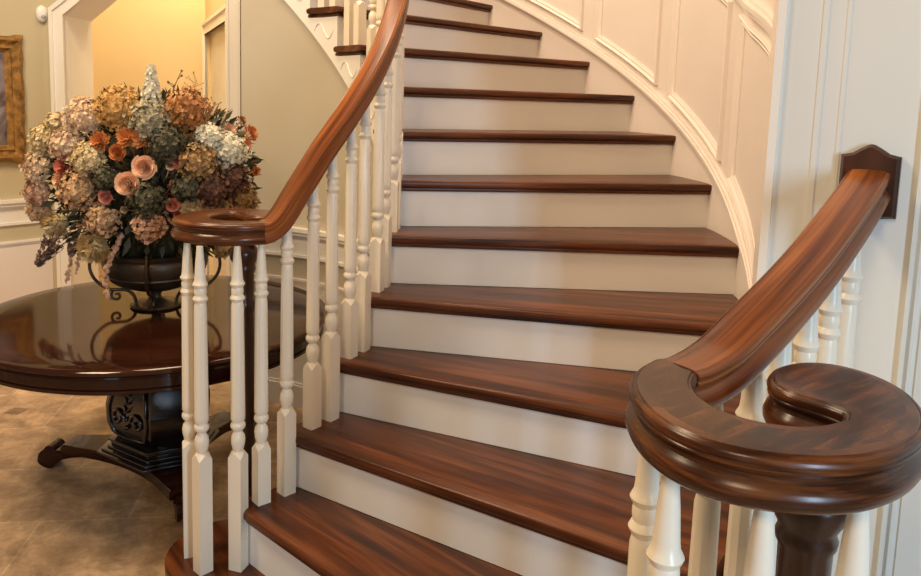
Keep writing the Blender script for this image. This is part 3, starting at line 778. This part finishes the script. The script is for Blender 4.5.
obj('pedestal', bm, M_black, table, origin=(BC.x, BC.y, .3), smooth=30)
for i in range(3):                                            # carved face ornaments: two volutes, leaf spray and beading
    a = 58 + 60 + 120 * i; d = Vector((math.cos(rad(a)), math.sin(rad(a)))); t = Vector((-d.y, d.x))
    bm = newbm()
    def P(u, z):
        rr = interp(z, [.1745, .195, .24, .31, .38, .43, .48, .54, .6], [.150, .168, .184, .187, .172, .150, .132, .128, .147]) * 1.12 * math.cos(rad(42))
        return Vector((*(BC + d * (rr + .003) + t * u * 1.15), z))
    for s in (-1, 1):
        path = []
        for j in range(44):
            th = j / 43 * 4.2 * PI / 2 * 1.0; r0 = .036 * (1 - j / 43 * .78)
            path.append(P(s * (.052 - r0 * math.cos(th) * 1.0), .275 + r0 * 1.15 * math.sin(th)))
        tube(bm, path, .0075, 7)
        path = [P(s * u, z) for u, z in crom([(.088, .26, 0), (.096, .31, 0), (.088, .37, 0), (.066, .43, 0), (.052, .50, 0), (.058, .57, 0)], 6) for u, z in [(u, z)]] if False else [P(s * p[0], p[1]) for p in crom([(.080, .20, 0), (.100, .26, 0), (.096, .34, 0), (.070, .43, 0), (.056, .50, 0), (.062, .585, 0)], 6)]
        tube(bm, path, .008, 7)
    for j in range(9):
        z = .25 + j * .033; p = P(0, z); bmesh.ops.create_uvsphere(bm, u_segments=10, v_segments=6, radius=.010 - j * .0004, matrix=Matrix.Translation(p + Vector((*(d * .004), 0))))
        if 1 < j < 8:
            for s in (-1, 1):
                tube(bm, [P(0, z), P(s * .014, z + .012), P(s * .026, z + .012 + .012)], .0055, 6, lambda q: 1.1 - q)
    tube(bm, [P(-.07, .20), P(0, .19), P(.07, .20)], .007, 6)
    obj('carved_ornament', bm, M_black, table, origin=P(0, .35), smooth=60)

# ------------------------------------------------------------ urn
VC = Vector((-1.150, 3.02))
urn = thing('urn', (VC.x, VC.y, TZ), 'dark bronze bowl urn with scrolled iron stand standing on the round table', 'urn')
bm = newbm()
lathe(bm, [(0, .770), (.04, .770), (.09, .777), (.140, .794), (.172, .815), (.184, .832), (.190, .836), (.188, .842), (.194, .848), (.203, .875), (.206, .905), (.200, .912), (.208, .918), (.214, .932), (.206, .936), (.190, .925), (.10, .92), (0, .92)], (VC.x, VC.y, .0), 48)
bmesh.ops.remove_doubles(bm, verts=bm.verts, dist=1e-5)
obj('bowl', bm, M_bronze, urn, origin=(VC.x, VC.y, .83), smooth=50)
bm = newbm()
lathe(bm, [(.0, TZ), (.098, TZ), (.102, TZ + .006), (.098, TZ + .012), (.080, TZ + .014), (.045, TZ + .020), (.022, TZ + .032), (.018, TZ + .045), (.030, .768), (0, .7695)], (VC.x, VC.y, 0), 36)
bmesh.ops.remove_doubles(bm, verts=bm.verts, dist=1e-5)
obj('base', bm, M_bronze, urn, origin=(VC.x, VC.y, TZ), smooth=50)
for a in (192, 12, -78, 102):
    d = Vector((math.cos(rad(a)), math.sin(rad(a)))); bm = newbm()
    sh = [(.212, .945, 0), (.226, .90, 0), (.224, .84, 0), (.192, .80, 0), (.145, .776, 0), (.110, .772, 0), (.085, .76, 0), (.070, .735, 0), (.075, .716, 0)]
    if a in (192, 12): sh = [(.185, .96, 0), (.235, .925, 0), (.252, .87, 0), (.235, .815, 0), (.190, .775, 0), (.150, .768, 0), (.115, .765, 0), (.088, .745, 0), (.078, .716, 0)]
    path = [(*(VC + d * p.x), p.y) for p in crom(sh, 6)]
    tube(bm, path, .0065, 8)
    sp = []
    for j in range(30):
        th = j / 29 * 3.4 * PI / 2 * 1.3; r0 = .024 * (1 - j / 29 * .75); sp.append((*(VC + d * (.152 + r0 * math.sin(th))), .744 + r0 * math.cos(th)))
    tube(bm, sp, .0055, 7)
    obj('scroll_bracket', bm, M_iron, urn, origin=(VC.x + d.x * .2, VC.y + d.y * .2, .8), smooth=60)

# ------------------------------------------------------------ flowers
def pmat(name, c1, c2, rough=.7, sc=60):
    m, nt, b = nmat(name)
    tc = node(nt, 'ShaderNodeTexCoord'); n = node(nt, 'ShaderNodeTexNoise'); n.inputs['Scale'].default_value = sc; n.inputs['Detail'].default_value = 4
    nt.links.new(tc.outputs['Object'], n.inputs['Vector'])
    r = ramp(nt, [(.35, c1), (.65, c2)]); nt.links.new(n.outputs['Fac'], r.inputs['Fac']); nt.links.new(r.outputs['Color'], b.inputs['Base Color'])
    setin(b, Roughness=rough)
    return m
PM = {
 'gold': pmat('petal_gold', (.38, .19, .04), (.72, .43, .14)), 'white': pmat('petal_white', (.60, .54, .38), (.85, .80, .62)),
 'sage': pmat('petal_sage', (.17, .15, .08), (.50, .43, .28)), 'rust': pmat('petal_rust', (.26, .09, .02), (.52, .23, .07)),
 'blush': pmat('petal_blush', (.56, .36, .20), (.86, .66, .45)), 'cream': pmat('petal_cream', (.50, .36, .16), (.80, .64, .36)),
 'orange': pmat('petal_orange', (.50, .14, .03), (.72, .27, .07)), 'peach': pmat('petal_peach', (.90, .50, .26), (.97, .68, .44)),
 'pink': pmat('petal_pink', (.68, .19, .11), (.84, .38, .26)), 'bronze': pmat('petal_bronze', (.20, .10, .03), (.50, .30, .11)),
 'plum': pmat('petal_plum', (.07, .03, .022), (.21, .11, .075)), 'burgundy': pmat('petal_burgundy', (.06, .02, .012), (.20, .085, .04)),
 'coral': pmat('petal_coral', (.50, .11, .05), (.68, .22, .12)), 'tan': pmat('petal_tan', (.42, .23, .10), (.76, .50, .27)),
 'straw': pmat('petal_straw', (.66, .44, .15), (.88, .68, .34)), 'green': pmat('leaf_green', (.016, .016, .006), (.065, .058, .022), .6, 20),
 'moss': pmat('petal_moss', (.035, .034, .016), (.13, .11, .055)), 'twig': pmat('twig_brown', (.10, .05, .025), (.22, .12, .06)),
 'dusty': pmat('petal_dusty', (.48, .25, .14), (.80, .50, .32)),
}
FC = Vector((-1.15, 3.02, 1.24))
def petal(bm, c, out, up, L, W, cup=.3):
    out = out.normalized(); side = out.cross(up).normalized()
    a = bm.verts.new(c); b_ = bm.verts.new(c + out * L * .55 + side * W / 2 + up * L * cup * .4); d_ = bm.verts.new(c + out * L * .55 - side * W / 2 + up * L * cup * .4)
    e = bm.verts.new(c + out * L + up * L * cup)
    bm.faces.new((a, b_, e)); bm.faces.new((a, e, d_))
def rnd_dir(axis, spread):
    while True:
        v = Vector((random.gauss(0, 1), random.gauss(0, 1), random.gauss(0, 1))).normalized()
        if v.dot(axis) > spread: return v
def basis(n):
    r = Vector((0, 0, 1)) if abs(n.z) < .9 else Vector((1, 0, 0)); s = n.cross(r).normalized(); return s, s.cross(n).normalized()
def hydrangea(R, axis, n=None, stretch=1.0, fl=.0):
    bm = newbm(); n = n or int(110 + R * 2600); k = fl or .0088
    s0, u0 = basis(axis); ph = random.uniform(0, 9)
    for _ in range(n):
        v = rnd_dir(axis, -.25); lump = .88 + .16 * math.sin(v.x * 7 + ph) * math.sin(v.z * 8 + ph * 2); c = v * R * lump * random.uniform(.78, 1.08)
        c = c + axis * (v.dot(axis)) * R * (stretch - 1)
        s, u = basis(v); th = random.uniform(0, PI)
        tilt = (v + Vector((random.gauss(0, .3), random.gauss(0, .3), random.gauss(0, .3)))).normalized(); s, u = basis(tilt)
        q = k * random.uniform(.8, 1.2)
        for j in range(4):
            a = th + j * PI / 2; petal(bm, c, s * math.cos(a) + u * math.sin(a), tilt, q, q * .95, random.uniform(-.1, .5))
    bmesh.ops.create_icosphere(bm, subdivisions=2, radius=R * .62)
    return bm
def rose(R, axis, layers=5):
    bm = newbm(); s, u = basis(axis)
    for l in range(layers):
        f = (.16, .36, .56, .78, 1.0)[l]; m = (2, 3, 3, 4, 5)[l]
        for j in range(m):
            a0 = j * 2 * PI / m + l * 1.3 + random.uniform(-.15, .15); w = PI / m * 1.35; rj = random.uniform(.94, 1.05)
            grid = []
            for r_ in range(5):
                row = []; hh = r_ / 4
                for q in range(7):
                    e = (q - 3) / 3; a = a0 + e * w
                    rr = R * f * rj * (.40 + .60 * math.sin(hh * PI * .5)) * (1 + .10 * e) + (R * .08 if (r_ == 4 and l > 2) else 0)
                    z = R * (-.55 + hh * (1.05 - .40 * f * f)) - R * .14 * e * e * hh - (R * .07 if (r_ == 4 and l > 2) else 0)
                    row.append(bm.verts.new((s * math.cos(a) + u * math.sin(a)) * rr + axis * z))
                grid.append(row)
            for r_ in range(4):
                for q in range(6): bm.faces.new((grid[r_][q], grid[r_][q + 1], grid[r_ + 1][q + 1], grid[r_ + 1][q]))
    return bm
def mum(R, axis, n=260):
    bm = newbm()
    for i in range(n):
        v = rnd_dir(axis, -.15); c = v * R * .45; petal(bm, c, v, axis, R * random.uniform(.42, .58), R * .17, random.uniform(-.05, .25))
        
    bmesh.ops.create_icosphere(bm, subdivisions=2, radius=R * .55)
    return bm
def ruffle(R, axis):
    bm = newbm(); s, u = basis(axis)
    for i in range(46):
        t = i / 46; a = i * 2.4; out = s * math.cos(a) + u * math.sin(a)
        petal(bm, axis * R * .25 * (1 - t) + out * R * t * .45, out + axis * (1 - t) * 1.5, axis, R * .62, R * .42, .25)
    return bm
def spray(L, axis, r, n=90, k=.010):
    """elongated panicle tapering along axis"""
    bm = newbm(); s, u = basis(axis)
    for i in range(n):
        t = random.random(); a = random.uniform(0, 2 * PI); rr = r * (1 - t * .75) * random.uniform(.6, 1)
        out = s * math.cos(a) + u * math.sin(a); c = axis * (L * t) + out * rr
        for j in range(4):
            b = j * PI / 2 + a; s2, u2 = basis((out + axis * .3).normalized()); petal(bm, c, s2 * math.cos(b) + u2 * math.sin(b), out, k, k * .9, .3)
    tube(bm, [axis * -.12, axis * L * .5, axis * L * .95], r * .22, 6, lambda q: 1.1 - q)
    return bm
def buds(path, r, n, step):
    bm = newbm(); pts = crom(path, 8)
    for i in range(n):
        p = pts[int(i / n * (len(pts) - 1))]
        o = Vector((random.gauss(0, 1), random.gauss(0, 1), random.gauss(0, 1))).normalized() * step
        bmesh.ops.create_icosphere(bm, subdivisions=1, radius=r * random.uniform(.7, 1.15), matrix=Matrix.Translation(p + o) @ Matrix.Diagonal((1, 1, 1.35, 1)))
    tube(bm, pts, .0022, 5)
    return bm
G = 'blooms in the bowl arrangement'
def bloom(name, label, cat, px, py, rp, kind, col, dy=None, **kw):
    """a bloom seated on the outside of the bouquet's dome"""
    R = rp * {'hyd': 3.05, 'rose': 2.35, 'mum': 3.5}.get(kind, 2.85) / F_PX
    rx = (px - 143) / 118.; rz_ = (py - 172) / 100.; rr = min(1, rx * rx + rz_ * rz_)
    y = 3.02 - .40 * math.sqrt(max(0, 1 - rr)) if dy is None else 3.02 + dy
    c = at(px, py, y); axis = (c - FC).normalized(); axis = (axis + Vector((0, -.35, 0))).normalized()
    if kind == 'hyd': bm = hydrangea(R, axis, **kw)
    elif kind == 'rose': bm = rose(R, axis)
    elif kind == 'mum': bm = mum(R, axis, **kw)
    elif kind == 'ruf': bm = ruffle(R, axis)
    elif kind == 'spray': bm = spray(kw['L'], Vector(kw['d']).normalized(), R, kw.get('n', 90), kw.get('k', .010))
    # a short stem reaching into the bowl's foliage
    if True:
        st = (FC + Vector((0, 0, -.12)) - c); tube(bm, [Vector((0, 0, 0)), st * .3 + Vector((0, 0, -.01)), st * .62], .0025, 5)
    o = obj(name, bm, PM[col], origin=(0, 0, 0)); o.location = c
    tag(o, label, cat, G)
    return o
H = 'hydrangea'
bloom(H, 'golden tan hydrangea head, left of the white spike at the top of the bouquet', H, 120, 110, 25, 'hyd', 'gold')
bloom(H, 'grey green hydrangea just below the white spike', H, 149, 124, 21, 'hyd', 'sage')
bloom(H, 'rust brown hydrangea at the top right of the bouquet', H, 187, 112, 24, 'hyd', 'rust')
bloom(H, 'blush pink hydrangea at the upper left, under the pointed tan bud', H, 86, 118, 21, 'hyd', 'blush')
bloom(H, 'blush pink hydrangea between the cream one on the far left and the ochre one', H, 68, 145, 18, 'hyd', 'blush')
bloom(H, 'loose straw coloured hydrangea on the upper left edge by the wall', H, 46, 140, 16, 'hyd', 'cream')
bloom(H, 'ochre cream hydrangea below the two orange flowers, left of centre', H, 90, 159, 17, 'hyd', 'cream')
bloom(H, 'bronze hydrangea right of the peach roses', H, 198, 163, 19, 'hyd', 'bronze')
bloom(H, 'white hydrangea on the right shoulder, the one nearer the centre', H, 209, 138, 14, 'hyd', 'white')
bloom(H, 'largest white hydrangea on the right shoulder beside the orange cluster', H, 228, 150, 19, 'hyd', 'white')
bloom(H, 'dark burgundy hydrangea right of centre above the newel scroll', H, 212, 188, 21, 'hyd', 'burgundy')
bloom(H, 'burgundy brown hydrangea behind the white one at the right edge', H, 232, 178, 17, 'hyd', 'burgundy')
bloom(H, 'bronze tan hydrangea at the lower right edge behind the scroll', H, 240, 200, 19, 'hyd', 'bronze')
bloom(H, 'brown hydrangea low on the right just above the wooden scroll', H, 218, 208, 16, 'hyd', 'bronze')
bloom(H, 'large peach tan hydrangea left of centre beside the coral flower', H, 79, 190, 20, 'hyd', 'tan')
bloom(H, 'beige pink hydrangea at the far left edge, the upper one', H, 40, 168, 16, 'hyd', 'blush')
bloom(H, 'dusty pink hydrangea at the far left edge, middle one', H, 40, 191, 15, 'hyd', 'dusty')
bloom(H, 'orange pink hydrangea at the far left edge, lowest one', H, 42, 210, 14, 'hyd', 'tan')
bloom(H, 'tan hydrangea low on the left between the two cream chrysanthemums', H, 103, 219, 18, 'hyd', 'tan')
bloom(H, 'pointed pink tan hydrangea hanging over the rim of the bowl', H, 151, 224, 17, 'hyd', 'dusty', stretch=1.3)
bloom(H, 'dark green hydrangea at the centre right of the two peach roses', H, 166, 145, 18, 'hyd', 'moss')
bloom(H, 'dark green hydrangea low in the centre above the hanging pink head', H, 148, 200, 18, 'hyd', 'moss')
bloom(H, 'moss green hydrangea between the red bud and the brown heads', H, 186, 187, 14, 'hyd', 'moss')
bloom(H, 'small green hydrangea above the pale peach rose on the left', H, 105, 178, 12, 'hyd', 'moss')
bloom(H, 'pale pink hydrangea left of the ochre one, touching the coral flower', H, 55, 124, 10, 'hyd', 'cream')
bloom(H, 'small brown hydrangea dipping beneath the wooden scroll', H, 222, 249, 9, 'hyd', 'bronze', dy=-.1)
RN = 'ranunculus'
bloom(RN, 'orange ranunculus at the upper left, leftmost of the orange trio', 'flower', 101, 142, 11, 'ruf', 'orange')
bloom(RN, 'orange ranunculus under the golden hydrangea, left half of the pair', 'flower', 128, 138, 11, 'ruf', 'orange')
bloom(RN, 'orange ranunculus under the grey green hydrangea, right half of the pair', 'flower', 142, 139, 10, 'ruf', 'orange')
bloom(RN, 'small pale orange ranunculus below the orange pair', 'flower', 117, 152, 9, 'rose', 'orange')
bloom(RN, 'coral red ruffled flower on the left side of the bouquet', 'flower', 66, 166, 12, 'ruf', 'coral')
bloom(RN, 'peach ruffled flower directly below the coral red one', 'flower', 61, 180, 9, 'ruf', 'peach')
bloom(RN, 'orange ruffled flower at the right tip of the bouquet', 'flower', 249, 134, 10, 'ruf', 'orange')
bloom(RN, 'second orange ruffled flower below the one at the right tip', 'flower', 245, 146, 7, 'ruf', 'coral')
bloom(RN, 'dark rust ruffled flower topping the right tip cluster', 'flower', 241, 121, 6, 'ruf', 'rust')
bloom(RN, 'small orange flower on the right edge below the white hydrangea', 'flower', 255, 171, 6, 'ruf', 'orange')
bloom(RN, 'dusty pink flower between the white hydrangea and the twigs', 'flower', 229, 131, 8, 'ruf', 'dusty')
RS = 'rose'
bloom(RS, 'peach rose, the upper of the two large open roses', RS, 144, 167, 12.5, 'rose', 'peach')
bloom(RS, 'pale peach rose, the lower left of the two large open roses', RS, 127, 184, 13, 'rose', 'peach')
bloom(RS, 'small red pink rose left of the pale peach rose', RS, 105, 197, 8, 'rose', 'pink')
bloom(RS, 'pink rose bud right of the upper peach rose', RS, 178, 162, 7.5, 'rose', 'pink')
bloom(RS, 'pink rose bud low on the right above the wooden scroll', RS, 173, 205, 7.5, 'rose', 'pink')
bloom(RS, 'small peach rose left of the pink bud, right of the upper rose', RS, 170, 166, 4.5, 'rose', 'peach')
bloom(RS, 'tiny pink bud, the left of a pair at the centre right', RS, 173, 183, 3.6, 'rose', 'pink')
bloom(RS, 'tiny pink bud, the right of a pair at the centre right', RS, 180, 183, 3.6, 'rose', 'pink')
bloom(RS, 'tiny coral bud under the peach rose', RS, 157, 196, 4, 'rose', 'coral')
bloom(RS, 'tiny peach bud between the red rose and the tan hydrangea', RS, 124, 210, 4, 'rose', 'tan')
bloom(RS, 'small peach rose bud above the pale cream chrysanthemum on the left', RS, 79, 226, 4, 'rose', 'dusty')
bloom(RS, 'coral bud touching the edge of the wooden scroll', RS, 178, 214, 5, 'rose', 'coral')
CH = 'chrysanthemum'
bloom(CH, 'cream chrysanthemum at the lower left of the bouquet', CH, 59, 223, 14, 'mum', 'cream')
bloom(CH, 'straw yellow chrysanthemum hanging low beside the bowl rim', CH, 96, 245, 16, 'mum', 'straw')
bloom(CH, 'cream chrysanthemum on the right just above the scroll', CH, 195, 210, 13, 'mum', 'cream')
LI = 'lilac'
bloom(LI, 'plum purple lilac cluster drooping at the lower left', 'flower', 55, 240, 14, 'spray', 'plum', L=.12, d=(-.5, -.2, -.8), n=150, k=.009)
bloom(LI, 'white delphinium spike standing at the top of the bouquet', 'flower', 151, 112, 12, 'spray', 'white', L=.16, d=(.02, 0, 1), n=260, k=.0115)
bloom(LI, 'dark plum spray low on the left behind the cream chrysanthemum', 'flower', 76, 240, 10, 'spray', 'plum', L=.06, d=(-.2, -.2, -.8), n=70, k=.009)
def strand(name, label, pts, y, r, n, col, step=.007):
    W = [at(px, py, y) for px, py in pts]; bm = buds(W, r, n, step)
    o = obj(name, bm, PM[col], origin=W[0]); tag(o, label, 'flower', G); return o
strand('hanging_amaranth', 'dusty pink strand of buds hanging in front of the iron scroll', [(122, 236), (112, 255), (106, 275), (107, 299)], 2.74, .0088, 46, 'dusty')
strand('hanging_amaranth', 'thin pink strand of buds hanging left of the yellow chrysanthemum', [(74, 245), (70, 262), (66, 284)], 2.86, .0065, 26, 'dusty')
strand('hanging_amaranth', 'short pink strand of buds hanging beside the left iron scroll', [(82, 245), (79, 258), (75, 274)], 2.86, .006, 18, 'dusty')
def twig(label, pts, y, r=.0022, br=5, L=.035, col='twig', name='dried_twig'):
    W = crom([at(px, py, y) for px, py in pts], 6); bm = newbm(); tube(bm, W, r, 5, lambda t: 1.2 - .7 * t)
    for i in range(br):
        p = W[int(len(W) * (.35 + .6 * i / br))]; d = Vector((random.uniform(-1, 1), random.uniform(-.5, .5), random.uniform(.2, 1))).normalized()
        tube(bm, [p, p + d * L * .6, p + d * L], r * .55, 4)
        bmesh.ops.create_icosphere(bm, subdivisions=1, radius=r * 2.0, matrix=Matrix.Translation(p + d * L))
    o = obj(name, bm, PM[col], origin=W[0]); tag(o, label, 'twig', G); return o
twig('thin curved dried twig rising highest at the top of the bouquet', [(171, 105), (174, 88), (180, 74)], 2.98, .0026, 5, .03)
twig('fine branching dried twig above the rust hydrangea', [(186, 105), (192, 92), (197, 80)], 2.98, .0012, 10, .04)
twig('branching dried twig right of the rust hydrangea', [(205, 125), (210, 112), (216, 104)], 2.98, .0016, 8, .035)
twig('dark leafy twig beside the orange cluster on the right', [(228, 140), (235, 132), (232, 122)], 2.98, .002, 6, .02)
def blade(label, px0, py0, px1, py1, col, y=2.97, w=.012):
    a, b = at(px0, py0, y), at(px1, py1, y); bm = newbm()
    tube(bm, [a + (b - a) * i / 8 for i in range(9)], w * .5, 6, lambda t: max(.05, math.sin(PI * (t * .93 + .04)) ** .8))
    o = obj('dried_bud', bm, PM[col], origin=a); tag(o, label, 'bud', G)
blade('pointed tan bud sticking out at the upper left', 86, 112, 77, 95, 'tan')
blade('slender pale dried blade leaning out on the right', 219, 128, 229, 108, 'cream', 2.97, .008)
# dark foliage filling the bouquet
bm = newbm()
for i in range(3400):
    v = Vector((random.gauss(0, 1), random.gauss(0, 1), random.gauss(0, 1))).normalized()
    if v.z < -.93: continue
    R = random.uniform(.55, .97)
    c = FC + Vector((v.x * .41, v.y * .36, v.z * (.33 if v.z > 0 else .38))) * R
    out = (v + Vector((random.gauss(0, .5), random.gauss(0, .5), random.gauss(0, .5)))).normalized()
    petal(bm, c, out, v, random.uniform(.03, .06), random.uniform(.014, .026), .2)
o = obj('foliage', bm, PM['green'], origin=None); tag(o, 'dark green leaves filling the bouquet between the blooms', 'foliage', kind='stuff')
bm = newbm(); bmesh.ops.create_icosphere(bm, subdivisions=3, radius=1, matrix=Matrix.Translation(FC + Vector((0, .02, -.02))) @ Matrix.Diagonal((.27, .24, .24, 1)))
lathe(bm, [(.0, .9205), (.14, .9205), (.16, .96), (.2, 1.02), (0, 1.1)], (VC.x, VC.y, 0), 20)
o = obj('moss_filling', bm, PM['green']); tag(o, 'dark moss ball holding the stems inside the bowl', 'moss', kind='stuff')

# ------------------------------------------------------------ lights
def area(name, loc, target, size, power, col, sy=None):
    l = bpy.data.lights.new(name, 'AREA'); l.energy = power; l.color = col; l.size = size
    if sy: l.shape = 'RECTANGLE'; l.size_y = sy
    o = bpy.data.objects.new(name, l); C.objects.link(o); o.location = loc
    o.rotation_euler = (Vector(target) - Vector(loc)).to_track_quat('-Z', 'Y').to_euler(); return o
area('daylight_window_right', (1.35, -1.5, 1.5), (.3, 1.6, .8), .26, 56, (.52, .76, 1.0), 1.3)
area('daylight_window_left', (-1.6, -3.2, 1.7), (-.3, 2.2, .8), .8, 6, (.50, .74, 1.0), 1.8)
area('warm_front_fill', (-.9, -1.4, 3.2), (.1, 3.2, 1.2), .8, 44, (1, .72, .44))  # warm fill added behind the camera to brighten the risers, no real fixture
area('chandelier_stairs', (-.9, 2.6, 4.6), (-.2, 3.4, 1.0), 1.0, 76, (1, .76, .50))
area('downlight_landing', (-.2, 4.4, 4.4), (.3, 4.4, 1.6), .6, 26, (1, .80, .58))
area('downlight_hall', (-1.95, 5.3, 3.3), (-2.3, 5.6, .6), .7, 48, (1, .78, .46))
area('downlight_foyer', (-2.0, 1.6, 3.8), (-1.4, 3.2, .9), .8, 82, (1, .74, .46))
w = bpy.data.worlds.new('world'); bpy.context.scene.world = w; w.use_nodes = True
w.node_tree.nodes['Background'].inputs['Color'].default_value = (.90, .72, .54, 1); w.node_tree.nodes['Background'].inputs['Strength'].default_value = .13
vs = bpy.context.scene.view_settings
vs.view_transform = 'Standard'; vs.look = 'None'; vs.exposure = 0.0; vs.gamma = 1; vs.use_curve_mapping = False
for o in bpy.data.objects:
    if '_w' in o: del o['_w']
